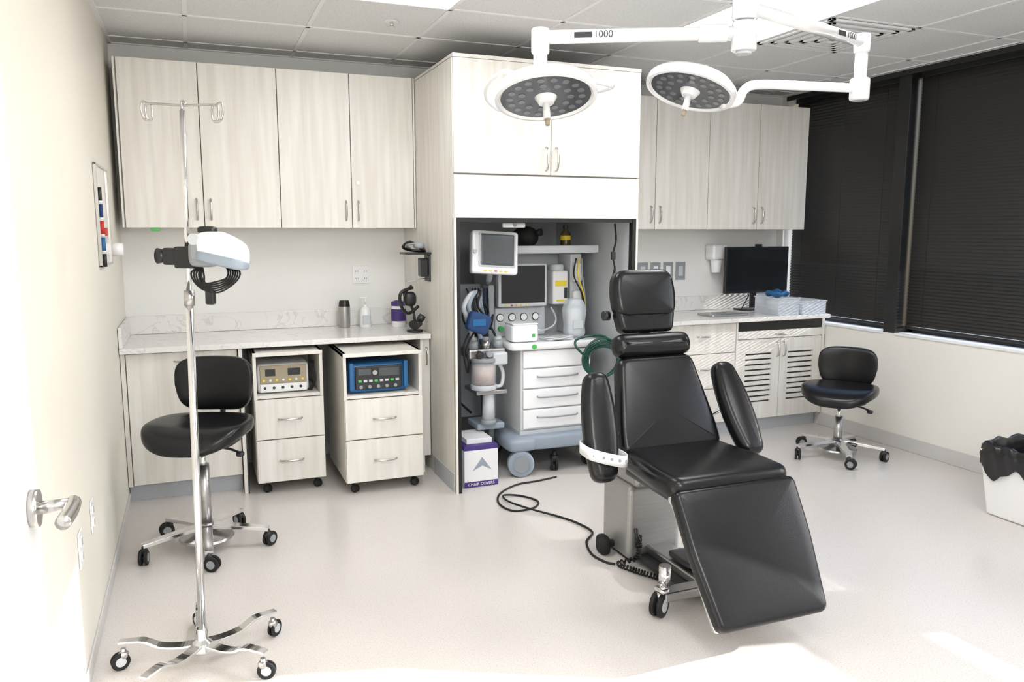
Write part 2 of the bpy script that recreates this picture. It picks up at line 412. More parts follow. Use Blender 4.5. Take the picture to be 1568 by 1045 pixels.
box(g,'pullout','wood',3.676,4.461,4.66,4.685,.715,.772,.0015)
pull(g,'pullout_pull',(4.01,4.66,.742),(4.12,4.66,.742),(0,-.03,0))
for i,(a,b) in enumerate([(3.676,4.067),(4.071,4.461)]):
    boxes(g,'louver_door_%d'%i,'wood',[(a,a+.075,4.668,4.688,.105,.71),(b-.075,b,4.668,4.688,.105,.71),(a+.075,b-.075,4.668,4.688,.105,.23),(a+.075,b-.075,4.668,4.688,.63,.71)])
    box(g,'louver_dark_%d'%i,'dark',a+.075,b-.075,4.684,4.689,.23,.63,0)
    n=10; LL=[]
    for k in range(n):
        z=.23+.4*k/n; LL.append((a+.075,b-.075,4.668,4.682,z+.012,z+.4/n))
    boxes(g,'louvers_%d'%i,'wood',LL,bevel=.002)
for s in(-1,1): pull(g,'louver_pull_%d'%s,(4.069+s*.03,4.668,.57),(4.069+s*.03,4.668,.68),(0,-.03,0))
box(g,'toe_kick','kick',TX1+.003,XR-.012,4.73,4.76,0,.10,0)
g=Grp('countertop',(3.5,4.95,.86))
box(g,'top','counter',TX1+.003,XR-.003,4.62,YB-.002,.848,CT,.003)
g=Grp('counter_backsplash',(3.5,5.2,.9))
box(g,'back','counter',TX1+.003,XR-.003,YB-.022,YB-.002,CT+.001,.99,.002)
# ---------------------------------------------------------------- carts
def cart(x0,x1,y0,y1,zt):
    g=Grp('rolling_drawer_cart',((x0+x1)/2,(y0+y1)/2,0))
    zb=.07;sh=.575
    boxes(g,'shell','wood',[(x0,x0+.018,y0,y1,zb,zt),(x1-.018,x1,y0,y1,zb,zt),(x0,x1,y0-.008,y1,zt-.022,zt),(x0+.018,x1-.018,y0+.006,y1,sh-.018,sh),(x0+.018,x1-.018,y0+.006,y1,zb,zb+.018)],bevel=.001)
    box(g,'back','woodin',x0+.018,x1-.018,y1-.012,y1,zb,zt-.022,0)
    zm=(zb+sh)/2
    for j,(a,b) in enumerate([(zb+.002,zm-.003),(zm+.003,sh-.02)]):
        box(g,'drawer_%d'%j,'wood',x0+.003,x1-.003,y0-.02,y0-.001,a,b,.0015)
        c=(x0+x1)/2; pull(g,'pull_%d'%j,(c-.065,y0-.02,(a+b)/2),(c+.065,y0-.02,(a+b)/2),(0,-.028,0),.006)
    for a,x in enumerate((x0+.05,x1-.05)):
        for b,y in enumerate((y0+.04,y1-.05)): caster(g,'caster_%d%d'%(a,b),x,y,.024,-.8,w=.01,stem=.016,hub='dark')
    return g
cart(.275,.66,4.57,5.08,.825)
cart(.745,1.20,4.38,4.95,.822)
g=Grp('electrosurgical_unit',(.45,4.75,.577))
sel(g,'case','white',(.445,4.78,.577+.085),(.145,.15,.085),.15,.15)
box(g,'panel','tan',.315,.575,4.622,4.632,.635,.74,.004)
box(g,'panel_lower','white',.315,.575,4.622,4.632,.585,.632,.003)
box(g,'display','screen',.345,.40,4.618,4.624,.68,.72,.002);box(g,'display_2','screen',.47,.54,4.618,4.624,.68,.72,.002)
for i in range(7): cyl(g,'button_%d'%i,'white' if i%2 else 'yellow',(.335+i*.036,4.616,.655),(.335+i*.036,4.623,.655),.007,seg=14)
for i in range(5): cyl(g,'socket_%d'%i,'dark',(.34+i*.05,4.617,.61),(.34+i*.05,4.626,.61),.008,seg=14)
for k in range(3): tube(g,'cable_%d'%k,'rubber',[(.60+.01*k,4.66,.75),(.615,4.62,.72-.02*k),(.62,4.60,.64),(.60-.01*k,4.62,.585)],.005,n=6)
g=Grp('defibrillator_monitor',(.95,4.55,.577))
sel(g,'case','blue',(.955,4.56,.577+.088),(.175,.13,.088),.2,.2)
boxes(g,'handle_bar','blue',[(.785,.81,4.40,4.45,.60,.76),(1.10,1.125,4.40,4.45,.60,.76)],bevel=.008)
box(g,'front','dark',.82,1.09,4.415,4.432,.60,.735,.006)
box(g,'screen','screen2',.835,.91,4.41,4.416,.685,.725,.002);box(g,'screen_2','screen2',.955,1.075,4.41,4.416,.675,.725,.002)
for i in range(8): box(g,'key_%d'%i,'lgrey' if i%3 else 'greenb',.835+i*.031,.855+i*.031,4.408,4.416,.645,.658,.001)
cyl(g,'knob','steel',(.93,4.40,.70),(.93,4.416,.70),.014,seg=18)
for i in range(5): cyl(g,'port_%d'%i,'grey',(.85+i*.05,4.405,.618),(.85+i*.05,4.416,.618),.010,seg=14)
# ---------------------------------------------------------------- counter items
CZ=CT+.0005
g=Grp('steel_tumbler',(.895,5.14,CZ))
lathe(g,'body','steel',[(0,0),(.033,0),(.036,.01),(.038,.12),(.038,.14),(0,.14)],(.895,5.14,CZ))
lathe(g,'lid','black',[(0,.14),(.037,.14),(.034,.165),(.030,.18),(0,.182)],(.895,5.14,CZ))
g=Grp('lotion_bottle',(1.03,5.13,CZ))
lathe(g,'body','whitegl',[(0,0),(.036,0),(.038,.01),(.036,.10),(.026,.125),(.012,.135),(.012,.15),(0,.15)],(1.03,5.13,CZ))
box(g,'label','lgrey',1.005,1.055,5.089,5.0945,.90,.96,.002)
cyl(g,'pump','white',(1.03,5.13,CZ+.15),(1.03,5.13,CZ+.19),.006,seg=12)
box(g,'nozzle','white',.995,1.04,5.124,5.136,CZ+.188,CZ+.198,.003)
g=Grp('purple_wipes_canister',(1.235,5.06,CZ))
lathe(g,'body','whitegl',[(0,0),(.045,0),(.047,.01),(.047,.14),(0,.14)],(1.235,5.06,CZ))
lathe(g,'label','purple',[(.0475,.04),(.0482,.04),(.0482,.12),(.0475,.12)],(1.235,5.06,CZ))
lathe(g,'lid','purple',[(0,.14),(.048,.14),(.047,.165),(.02,.175),(0,.175)],(1.235,5.06,CZ))
def outlet(x,z,name='wall_outlet',y=YB,w=.115,m='white',n=2):
    g=Grp(name,(x,y,z))
    box(g,'plate',m,x-w/2,x+w/2,y-.006,y-.0005,z-.06,z+.06,.003)
    for i in range(n):
        cx=x-w/2+w*(i+.5)/n
        for s in(-1,1):
            box(g,'socket_%d%d'%(i,s),'whitegl',cx-.016,cx+.016,y-.009,y-.005,z+s*.024-.015,z+s*.024+.015,.004)
            boxes(g,'slots_%d%d'%(i,s),'dark',[(cx-.008,cx-.005,y-.0095,y-.0088,z+s*.024-.006,z+s*.024+.006),(cx+.005,cx+.008,y-.0095,y-.0088,z+s*.024-.006,z+s*.024+.006)])
outlet(1.035,1.215)
for k,(y,z) in enumerate([(2.83,.46),(3.16,.46)]):
    g=Grp('wall_outlet',(XL,y,z)); box(g,'plate','white',XL+.0005,XL+.006,y-.038,y+.038,z-.06,z+.06,.003)
    for s in(-1,1): box(g,'socket_%d'%s,'whitegl',XL+.005,XL+.009,y-.016,y+.016,z+s*.024-.015,z+s*.024+.015,.004)
g=Grp('headlight_charger_bracket',(1.31,4.8,1.3))
sx=TX0-.001
box(g,'plate','dark',sx-.012,sx,4.62,4.72,1.20,1.36,.003)
box(g,'shelf','black',sx-.16,sx,4.60,4.75,1.365,1.377,.003)
tube(g,'loop_1','black',[(sx-.02,4.68,1.385),(sx-.06,4.62,1.40),(sx-.12,4.64,1.44),(sx-.15,4.70,1.41),(sx-.10,4.73,1.39),(sx-.04,4.72,1.385)],.009,cyc=True)
tube(g,'loop_2','grey',[(sx-.03,4.65,1.40),(sx-.08,4.61,1.43),(sx-.14,4.66,1.42),(sx-.10,4.72,1.40)],.006)
sel(g,'lamp','grey',(sx-.07,4.63,1.42),(.035,.03,.022),.8,.8)
box(g,'charger','black',sx-.06,sx-.012,4.63,4.70,1.23,1.34,.006)
tube(g,'hook','steel',[(sx,4.66,1.22),(sx-.06,4.65,1.215),(sx-.14,4.65,1.20),(sx-.15,4.65,1.215)],.003)
g=Grp('loupe_stand',(1.25,4.78,CZ))
lathe(g,'base','black',[(0,0),(.05,0),(.05,.012),(.012,.02),(0,.02)],(1.265,4.76,CZ))
tube(g,'post','black',[(1.265,4.76,CT+.01),(1.26,4.76,CT+.12),(1.23,4.76,CT+.19),(1.20,4.76,CT+.24),(1.25,4.76,CT+.29)],.009)
sel(g,'head','black',(1.23,4.74,CT+.21),(.04,.035,.045),.7,.7)
tube(g,'strap','black',[(1.25,4.74,CT+.28),(1.17,4.72,CT+.25),(1.17,4.72,CT+.17),(1.22,4.74,CT+.12),(1.29,4.76,CT+.16)],.010)
for dy in(0,.06): cyl(g,'loupe_%.2f'%dy,'black',(1.28,4.70+dy,CT+.06),(1.24,4.66+dy,CT+.05),.02,.026)
cyl(g,'clamp','dark',(1.28,4.72,CT+.10),(1.31,4.72,CT+.08),.022)
g=Grp('computer_monitor',(4.12,5.0,CZ))
box(g,'bezel','black',3.83,4.44,5.045,5.075,1.02,1.385,.006)
box(g,'screen','screen',3.845,4.425,5.042,5.046,1.04,1.372,.001)
box(g,'neck','black',4.11,4.16,5.075,5.10,.90,1.2,.004)
box(g,'foot','black',4.02,4.25,5.05,5.18,CZ,CZ+.012,.004)
box(g,'camera','black',4.12,4.17,5.04,5.07,1.385,1.405,.004)
tube(g,'cable','rubber',[(4.1,5.09,1.0),(4.06,5.08,.95),(4.02,5.07,.90),(4.0,5.06,.885)],.004)
g=Grp('paper_cup_dispenser',(3.86,YB,1.3))
box(g,'body','whitegl',3.79,3.93,YB-.12,YB-.001,1.28,1.40,.02,4)
lathe(g,'cup','whitegl',[(.05,.1),(.035,0),(0,0)],(3.86,YB-.065,1.18))
for i in range(4):
    x=3.22+i*.115
    g=Grp('light_switch',(x,YB,1.2))
    box(g,'plate','grey',x-.045,x+.045,YB-.006,YB-.0005,1.125,1.265,.003)
    box(g,'insert','whitegl' if i in(1,2) else 'lgrey',x-.02,x+.02,YB-.010,YB-.005,1.155,1.235,.003)
    if i==1: box(g,'label','blue',x-.015,x+.015,YB-.0115,YB-.009,1.185,1.215,.001)
    if i==0: box(g,'label','red',x-.012,x+.012,YB-.0115,YB-.009,1.17,1.19,.001)
g=Grp('instrument_tray',(3.68,4.82,CZ))
pad(g,'tray','steel',[(-.17,-.1),(.17,-.1),(.17,.1),(-.17,.1)],.014,(3.68,4.86,CZ+.0072),(1,0,0),(0,1,0),.004,2,.03)
boxes(g,'instruments','chrome',[(3.58,3.74,4.84,4.85,CT+.016,CT+.022),(3.60,3.78,4.88,4.89,CT+.016,CT+.022),(3.66,3.80,4.81,4.818,CT+.016,CT+.022)])
def tub(x0,x1,y0,y1,z0,z1,cols,zf=.6,nn=10):
    g=Grp('storage_bin',((x0+x1)/2,(y0+y1)/2,z0));t=.004
    boxes(g,'body','cloudy',[(x0,x1,y0,y0+t,z0,z1),(x0,x1,y1-t,y1,z0,z1),(x0,x0+t,y0+t,y1-t,z0,z1),(x1-t,x1,y0+t,y1-t,z0,z1),(x0+t,x1-t,y0+t,y1-t,z0,z0+t)])
    boxes(g,'rim','cloudy',[(x0-.006,x1+.006,y0-.006,y0,z1-.008,z1),(x0-.006,x1+.006,y1,y1+.006,z1-.008,z1),(x0-.006,x0,y0,y1,z1-.008,z1),(x1,x1+.006,y0,y1,z1-.008,z1)])
    for k in range(nn):
        a=random.uniform(x0+.04,x1-.04);b=random.uniform(y0+.035,y1-.035);zz=z0+.03+(z1-z0-.03)*zf*random.random()
        sel(g,'supply_%d'%k,cols[k%len(cols)],(a,b,zz),(.030,.024,.016),.5,.5,nu=16,nv=8,mtx=Matrix.Rotation(random.random()*3,4,'Z')@Matrix.Rotation(random.random()*.6,4,'X'))
    return g
tub(4.03,4.225,4.66,4.93,CZ,CT+.13,['cloudy','blue','white','tan','cloudy','white'],.8,12);tub(4.245,4.475,4.65,4.93,CZ,CT+.105,['white','lgrey','cloudy','red','white','tan'],.7,12)
g=Grp('blue_bag',(4.15,4.80,1.0))
sel(g,'bag','blue',(4.13,4.80,CT+.155),(.07,.09,.02),.7,.7,deform=lambda v:(v.x,v.y,v.z+.008*math.sin(v.x*70)+.006*math.sin(v.y*60)))
# ---------------------------------------------------------------- left wall
g=Grp('whiteboard',(XL,4.25,1.58))
box(g,'board','whitegl',XL+.001,XL+.010,4.02,4.50,1.35,1.80,.001)
boxes(g,'frame','handle',[(XL+.001,XL+.016,4.01,4.02,1.34,1.81),(XL+.001,XL+.016,4.50,4.51,1.34,1.81),(XL+.001,XL+.016,4.01,4.51,1.34,1.35),(XL+.001,XL+.016,4.01,4.51,1.80,1.81)],bevel=.002)
for k,mm in enumerate(['black','navy','red','blue','black']):
    cyl(g,'marker_%d'%k,mm,(XL+.020,4.035+.008*k,1.70-.075*k),(XL+.020,4.035+.008*k,1.64-.075*k),.009,seg=14)
    cyl(g,'marker_body_%d'%k,'white',(XL+.020,4.035+.008*k,1.64-.075*k),(XL+.020,4.035+.008*k,1.632-.075*k),.009,seg=14)
sel(g,'eraser','red',(XL+.024,4.10,1.50),(.012,.03,.018),.3,.3)
g=Grp('wall_sanitizer',(XL,4.62,1.42))  # small white cylinder, hand sanitizer on the wall
cyl(g,'body','whitegl',(XL+.001,4.60,1.41),(XL+.06,4.60,1.41),.036,.032)
g=Grp('door_1',(-.32,1.2,0))
box(g,'leaf','white',-.345,-.300,.75,1.68,.006,2.12,.002)
cyl(g,'rose','handle',(-.30,1.60,1.0),(-.285,1.60,1.0),.034)
cyl(g,'neck','handle',(-.29,1.60,1.0),(-.235,1.60,1.0),.012)
tube(g,'lever','handle',[(-.232,1.612,1.0),(-.230,1.59,1.0),(-.231,1.56,.998),(-.236,1.51,.996)],.0135)
box(g,'latch','handle',-.335,-.31,1.6795,1.682,.96,1.02,.001)
for z in(.25,1.05,1.85): box(g,'hinge_%d'%int(z*10),'handle',XL+.0005,-.340,.738,.75,z,z+.1,.002)
# ---------------------------------------------------------------- anesthesia workstation
g=Grp('anesthesia_machine',(2.05,4.7,0))
pad(g,'base','bluegrey',[(-.30,-.30),(-.10,-.36),(.33,-.36),(.33,.30),(-.30,.30)],.09,(2.04,4.66,.205),(1,0,0),(0,1,0),.02,3,.07)
sel(g,'left_foot','bluegrey',(1.82,4.42,.20),(.10,.13,.05),.6,.5)
cyl(g,'big_wheel_front','bluegrey',(1.80,4.30,.083),(1.815,4.36,.083),.082,seg=40,bevel=.01)
cyl(g,'big_wheel_hub','grey',(1.797,4.292,.083),(1.80,4.301,.083),.05,seg=30)
caster(g,'wheel_fr',2.30,4.38,.06,.3,hub='bluegrey');caster(g,'wheel_fl',2.05,4.36,.05,1.2,hub='bluegrey')
caster(g,'wheel_bl',1.82,4.88,.06,.3,hub='bluegrey');caster(g,'wheel_br',2.30,4.88,.06,.3,hub='bluegrey')
box(g,'drawer_body','white',1.83,2.31,4.385,4.92,.27,.78,.006)
for j,(a,b) in enumerate([(.285,.405),(.413,.533),(.541,.661),(.669,.775)]):
    box(g,'drawer_%d'%j,'whitegl',1.838,2.302,4.362,4.386,a,b,.008,3)
    if j<3:
        tube(g,'drawer_pull_%d'%j,'grey',[(1.93,4.362,b-.045),(1.95,4.35,b-.05),(2.07,4.346,b-.052),(2.19,4.35,b-.05),(2.21,4.362,b-.045)],.005)
box(g,'lower_trim','lgrey',1.82,2.32,4.37,4.93,.245,.272,.004)
pad(g,'worktop','whitegl',[(-.29,-.30),(.33,-.30),(.33,.27),(-.29,.27)],.045,(2.04,4.64,.805),(1,0,0),(0,1,0),.014,3,.06)
cyl(g,'power_button','greenb',(1.90,4.335,.805),(1.90,4.342,.805),.016)
box(g,'back_body','lgrey',1.77,2.36,4.82,5.08,.27,1.36,.01)
box(g,'gauge_panel','lgrey',1.765,2.12,4.66,4.84,.83,1.02,.012,3)
for i in range(4):
    x=1.80+i*.082; cyl(g,'gauge_%d'%i,'dark',(x,4.655,.955),(x,4.662,.955),.026);cyl(g,'gauge_face_%d'%i,'whitegl',(x,4.652,.955),(x,4.656,.955),.021)
for i in range(3):
    x=1.80+i*.08; cyl(g,'flow_knob_%d'%i,['greenb','yellow','blue'][i],(x,4.63,.885),(x,4.662,.885),.016)
box(g,'display_bezel','lgrey',1.765,2.105,4.60,4.65,1.025,1.30,.012,3)
box(g,'display','screen',1.785,2.085,4.596,4.602,1.05,1.288,.002)
for i in range(5): cyl(g,'display_key_%d'%i,'red' if i==1 else 'yellow',(1.82+i*.035,4.592,1.038),(1.82+i*.035,4.602,1.038),.006,seg=12)
box(g,'display_arm','lgrey',1.90,1.97,4.65,4.83,1.1,1.2,.006)
box(g,'top_shelf','whitegl',1.80,2.42,4.52,5.06,1.365,1.40,.012,3)
box(g,'shelf_rail','lgrey',1.80,2.42,4.50,4.52,1.37,1.415,.004)
box(g,'vaporizer','white',2.155,2.265,4.62,4.76,1.03,1.25,.012,3)
lathe(g,'vaporizer_dial','lgrey',[(0,0),(.048,0),(.048,.03),(.04,.04),(0,.04)],(2.21,4.69,1.25))
box(g,'vaporizer_label','yellow',2.17,2.25,4.617,4.621,1.15,1.185,.001)
box(g,'vaporizer_label_2','yellow',2.18,2.24,4.617,4.621,1.05,1.062,.001)
box(g,'vaporizer_window','dark',2.235,2.257,4.617,4.621,1.07,1.14,.001)
box(g,'side_column','lgrey',2.28,2.36,4.62,4.82,.83,1.36,.008)
boxes(g,'column_parts','white',[(2.285,2.345,4.58,4.62,1.18,1.30),(2.285,2.345,4.58,4.62,1.02,1.12)],bevel=.008)
for k in range(3): tube(g,'gas_line_%d'%k,['rubber','yellow','grey'][k],[(2.30+.02*k,4.58,1.33),(2.27+.03*k,4.55,1.22),(2.33+.01*k,4.55,1.10),(2.37,4.58,.98),(2.34,4.60,.87)],.005,n=6)
tube(g,'suction_line','glass',[(2.12,4.58,1.02),(2.14,4.54,.95),(2.10,4.52,.90),(2.02,4.54,.88),(1.98,4.60,.95)],.006,n=6)
# absorber / breathing circuit tower beside the drawers
g=Grp('breathing_circuit_absorber',(1.62,4.5,.0))
boxes(g,'tower','grey',[(1.70,1.738,4.60,4.70,.005,1.17),(1.66,1.738,4.56,4.74,.0,.03)],bevel=.005)
box(g,'valve_block','steel',1.50,1.738,4.40,4.60,.74,.80,.012,3)
for i,x in enumerate((1.54,1.62,1.70)):
    cyl(g,'valve_%d'%i,'grey' if i!=1 else 'steel',(x,4.44,.80),(x,4.44,.845),.032,.028);cyl(g,'valve_cap_%d'%i,'glass',(x,4.44,.845),(x,4.44,.87),.024)
box(g,'valve_front','lgrey',1.64,1.738,4.36,4.42,.70,.78,.015,3)
cyl(g,'valve_knob','dark',(1.56,4.36,.77),(1.56,4.40,.77),.022);cyl(g,'valve_knob_2','grey',(1.62,4.36,.77),(1.62,4.40,.77),.018)
cyl(g,'canister','pink',(1.60,4.42,.585),(1.60,4.42,.70),.066,seg=36)
cyl(g,'canister_shell','glass',(1.60,4.42,.575),(1.60,4.42,.74),.075,seg=36)
cyl(g,'canister_top','grey',(1.60,4.42,.72),(1.60,4.42,.745),.08,seg=36,bevel=.004)
cyl(g,'canister_bottom','lgrey',(1.60,4.42,.55),(1.60,4.42,.58),.08,seg=36,bevel=.004)
box(g,'canister_bracket','steel',1.54,1.738,4.38,4.61,.52,.545,.004)
tube(g,'canister_handle','lgrey',[(1.66,4.42,.56),(1.71,4.41,.57),(1.72,4.41,.65),(1.69,4.42,.72)],.012)
cyl(g,'sump','lgrey',(1.63,4.42,.34),(1.63,4.42,.52),.04,.034)
cyl(g,'sump_foot','grey',(1.63,4.42,.33),(1.63,4.42,.36),.048)
box(g,'sump_mount','bluegrey',1.56,1.738,4.42,4.62,.29,.33,.01,3)
box(g,'dark_backing','grey',1.48,1.70,4.75,4.80,.30,1.17,.006)
for k in range(4):
    corr=(lambda i:.013+.0018*(i%2)) if k<2 else .007
    tube(g,'breathing_hose_%d'%k,['lgrey','bluegrey','rubber','rubber'][k],[(1.54+.05*min(k,3),4.44,.86),(1.50+.04*k,4.42,.98),(1.47+.03*k,4.40,1.06),(1.52+.02*k,4.41,1.135+.004*k),(1.58,4.44,1.12),(1.60+.02*k,4.50,1.02),(1.66,4.56,.92)],corr,n=12)
for k in range(8):
    tube(g,'cable_%d'%k,['rubber','grey','navy','rubber'][k%4],[(1.56+.02*k,4.62,1.15),(1.53+.02*k,4.50,1.12-.03*k),(1.48+.028*k,4.46,1.0),(1.53+.01*k,4.46,.92-.015*k),(1.68,4.60,.95)],.005,n=8)
for k in range(2): tube(g,'cable_loop_%d'%k,'rubber',[(1.50+.03*k,4.40,.90),(1.46+.02*k,4.38,.82),(1.47+.02*k,4.38,.72),(1.50,4.42,.66),(1.53,4.46,.74)],.006,n=8)
tube(g,'drop_hose','rubber',[(1.48,4.60,.95),(1.46,4.6,.7),(1.47,4.6,.55),(1.5,4.62,.45),(1.6,4.66,.35)],.008)
sel(g,'bp_cuff','navy',(1.545,4.36,.965),(.07,.035,.06),.4,.4,mtx=Matrix.Rotation(.35,4,'Y'))
box(g,'cuff_tag','blue',1.50,1.58,4.322,4.328,.95,.99,.001)
ex=Vector((.97,-.10,-.06)).normalized()
g=Grp('patient_monitor',(1.66,4.42,1.38))
ez=Vector((.06,.12,.99)).normalized();n_=ex.cross(ez)
def mpad(nm,mt,w,h,th,dd,cx=0,cz=0,b=.012,r=.02): pad(g,nm,mt,[(-w/2,-h/2),(w/2,-h/2),(w/2,h/2),(-w/2,h/2)],th,Vector((1.66,4.40,1.375))+ex*cx+ez*cz+n_*dd,ex,ez,b,3,r)
mpad('case','whitegl',.285,.255,.07,0)
mpad('back','lgrey',.22,.20,.09,-.06)
mpad('bezel','lgrey',.225,.205,.012,.034,.012,.015,.003,.012)
mpad('screen','screen2',.205,.185,.008,.040,.012,.016,.002,.008)
for k in range(5): mpad('key_%d'%k,'red' if k==2 else 'yellow',.018,.008,.008,.036,-.06+.032*k,-.11,.001,.003)
cyl(g,'knob','lgrey',Vector((1.66,4.40,1.375))+ex*-.125+n_*.03,Vector((1.66,4.40,1.375))+ex*-.125+n_*.055,.012)
tube(g,'mount_arm','lgrey',[(1.66,4.47,1.36),(1.68,4.52,1.29),(1.70,4.58,1.24),(1.72,4.65,1.20)],.020)
g=Grp('breathing_bag',(2.02,4.74,1.40))
sel(g,'bag','rubber',(2.0,4.72,1.468),(.085,.09,.068),.9,1)
cyl(g,'neck','rubber',(2.04,4.66,1.49),(2.07,4.62,1.50),.02,.024)
g=Grp('amber_bottle',(2.26,4.66,1.40))
lathe(g,'body','amber',[(0,0),(.033,0),(.034,.01),(.034,.085),(.018,.11),(.014,.12),(0,.12)],(2.26,4.66,1.402))
lathe(g,'label','yellow',[(.0343,.045),(.0348,.045),(.0348,.075),(.0343,.075)],(2.26,4.66,1.402))
lathe(g,'cap','black',[(0,.12),(.017,.12),(.017,.142),(0,.142)],(2.26,4.66,1.402))
g=Grp('glove_box',(1.86,4.45,.83))
sel(g,'tub','whitegl',(1.86,4.45,.829+.055),(.09,.075,.055),.25,.3)
box(g,'label','greenb',1.90,1.92,4.371,4.3755,.86,.88,.001)
box(g,'lid','white',1.775,1.945,4.38,4.52,.936,.946,.004)
g=Grp('wipes_pouch',(2.26,4.46,.83))
sel(g,'pouch','cloudy',(2.25,4.50,.829+.125),(.07,.055,.125),.45,.6,deform=lambda v:(v.x*(1+.12*math.sin(v.z*40)),v.y,v.z))
sel(g,'roll','white',(2.25,4.50,.829+.10),(.05,.04,.09),.5,.8)
box(g,'label','lgrey',2.215,2.285,4.441,4.446,.89,.94,.001)
g=Grp('paper_stack',(2.12,4.45,.829))
for k in range(4): pad(g,'sheet_%d'%k,'whitegl' if k%2 else 'cloudy',[(-.09,-.06),(.09,-.06),(.09,.06),(-.09,.06)],.004,(2.09+.008*k,4.44,.8315+.0045*k),(math.cos(.2*k),math.sin(.2*k),0),(-math.sin(.2*k),math.cos(.2*k),0),.001,1,.01)
g=Grp('oxygen_hose_coil',(2.36,4.25,.73))
for k in range(4):
    P=[];c=(2.325+.006*k,4.262+.006*k,.725-.01*k);R=.115-.008*k
    for i in range(14):
        a=2*math.pi*i/14;P.append((c[0]+R*1.15*math.cos(a),c[1]+.010*math.sin(2*a+k),c[2]+R*math.sin(a)*1.05))
    tube(g,'loop_%d'%k,'green',P,.0075,n=4,cyc=True)
tube(g,'tail','green',[(2.21,4.262,.74),(2.15,4.27,.80),(2.17,4.30,.84),(2.27,4.30,.86),(2.36,4.29,.85),(2.40,4.27,.80)],.0075)
g=Grp('hanging_cord',(2.44,4.3,1.3))
tube(g,'cord','rubber',[(2.40,4.26,1.55),(2.41,4.26,1.45),(2.385,4.25,1.36),(2.40,4.25,1.27),(2.385,4.25,1.22),(2.40,4.25,1.28)],.006)
box(g,'plug','dark',2.375,2.40,4.24,4.26,1.33,1.38,.004)
g=Grp('chair_cover_carton',(1.51,4.44,0))
box(g,'box','white',1.41,1.62,4.235,4.55,.001,.25,.002)
box(g,'stripe','purple',1.409,1.621,4.2335,4.235,.002,.035,0)
box(g,'top_print','purple',1.4095,1.6205,4.2345,4.5515,.225,.2515,.001)
boxes(g,'flap','white',[(1.44,1.60,4.28,4.50,.251,.282)],bevel=.003)
text(g,'text','white','CHAIR COVERS',.024,(1.515,4.2332,.018),(1,0,0),(0,0,1))
mesh_obj(g,'logo',[(1.46,4.2335,.10),(1.52,4.2335,.18),(1.58,4.2335,.10),(1.52,4.2335,.13)],[(0,1,3),(1,2,3)],'bluegrey')
# ---------------------------------------------------------------- surgical chair
g=Grp('surgical_chair',(1.85,2.9,0))
cx=1.85
pad(g,'seat','vinyl',[(-.235,.0),(.235,.0),(.268,-.30),(.268,-.46),(-.268,-.46),(-.268,-.30)],.095,(cx,2.79,.562),(1,0,0),(0,1,.02),.036,6,[.05,.05,.03,.055,.055,.03],crown=.006)
pad(g,'seat_shell','dark',[(-.22,0),(.22,0),(.24,-.43),(-.24,-.43)],.03,(cx,2.78,.507),(1,0,0),(0,1,0),.006,2,.03)
bd=Vector((0,.40,.917)).normalized()
P0=Vector((cx,2.775,.60))
pad(g,'backrest','vinyl',[(-.25,-.03),(.25,-.03),(.24,.08),(.185,.39),(-.185,.39),(-.24,.08)],.08,P0,(1,0,0),bd,.03,6,[.045,.045,.03,.05,.05,.03],crown=.006)
pad(g,'backrest_shell','dark',[(-.22,0),(.22,0),(.16,.37),(-.16,.37)],.03,P0+Vector((0,.917,-.4))*.05,(1,0,0),bd,.008,2,.03)
pad(g,'neck_bolster','vinyl',[(-.19,-.052),(.19,-.052),(.19,.052),(-.19,.052)],.10,P0+bd*.443+Vector((0,-.01,0)),(1,0,0),bd,.042,6,.05)
hd=Vector((0,.22,.975)).normalized();H0=P0+bd*.51+Vector((0,.01,0))
pad(g,'headrest_lower','vinyl',[(-.13,-.03),(.13,-.03),(.15,.075),(-.15,.075)],.075,H0+Vector((0,.01,.015)),(1,0,0),hd,.022,5,.03)
pad(g,'headrest','vinyl',[(-.15,.0),(.15,.0),(.158,.11),(.142,.212),(-.142,.212),(-.158,.11)],.085,H0+hd*.058,(1,0,0),hd,.030,6,[.05,.05,.03,.055,.055,.03],crown=.006)
box(g,'head_bar','steel',cx-.03,cx+.03,2.99,3.01,.85,1.2,.004)
for s in(-1,1): cyl(g,'head_knob_%d'%s,'black',(cx+s*.15,3.06,1.13),(cx+s*.175,3.06,1.13),.022)
lt=Vector((cx,2.335,.552));lb=Vector((cx-.01,2.065,.125));ld=(lt-lb);LL=ld.length;ld.normalize()
pad(g,'leg_rest','vinyl',[(-.235,0),(.235,0),(.268,LL*.55),(.275,LL),(-.275,LL),(-.268,LL*.55)],.06,lb+Vector((0,.012,0)),(1,0,0),ld,.02,5,[.035,.035,.03,.035,.035,.03],crown=.004)
nn=Vector((1,0,0)).cross(ld)
pad(g,'leg_rest_shell','chrome',[(-.23,.005),(.23,.005),(.264,LL-.01),(-.264,LL-.01)],.016,lb-nn*.034+Vector((0,.012,0)),(1,0,0),ld,.003,2,.02)
tube(g,'leg_strut_l','chrome',[(cx-.2,2.42,.50),(cx-.2,2.38,.40),(cx-.2,2.24,.28)],.012)
tube(g,'leg_strut_r','chrome',[(cx+.2,2.42,.50),(cx+.2,2.38,.40),(cx+.2,2.24,.28)],.012)
cyl(g,'hinge_bar','chrome',(cx-.27,2.355,.52),(cx+.27,2.355,.52),.014)
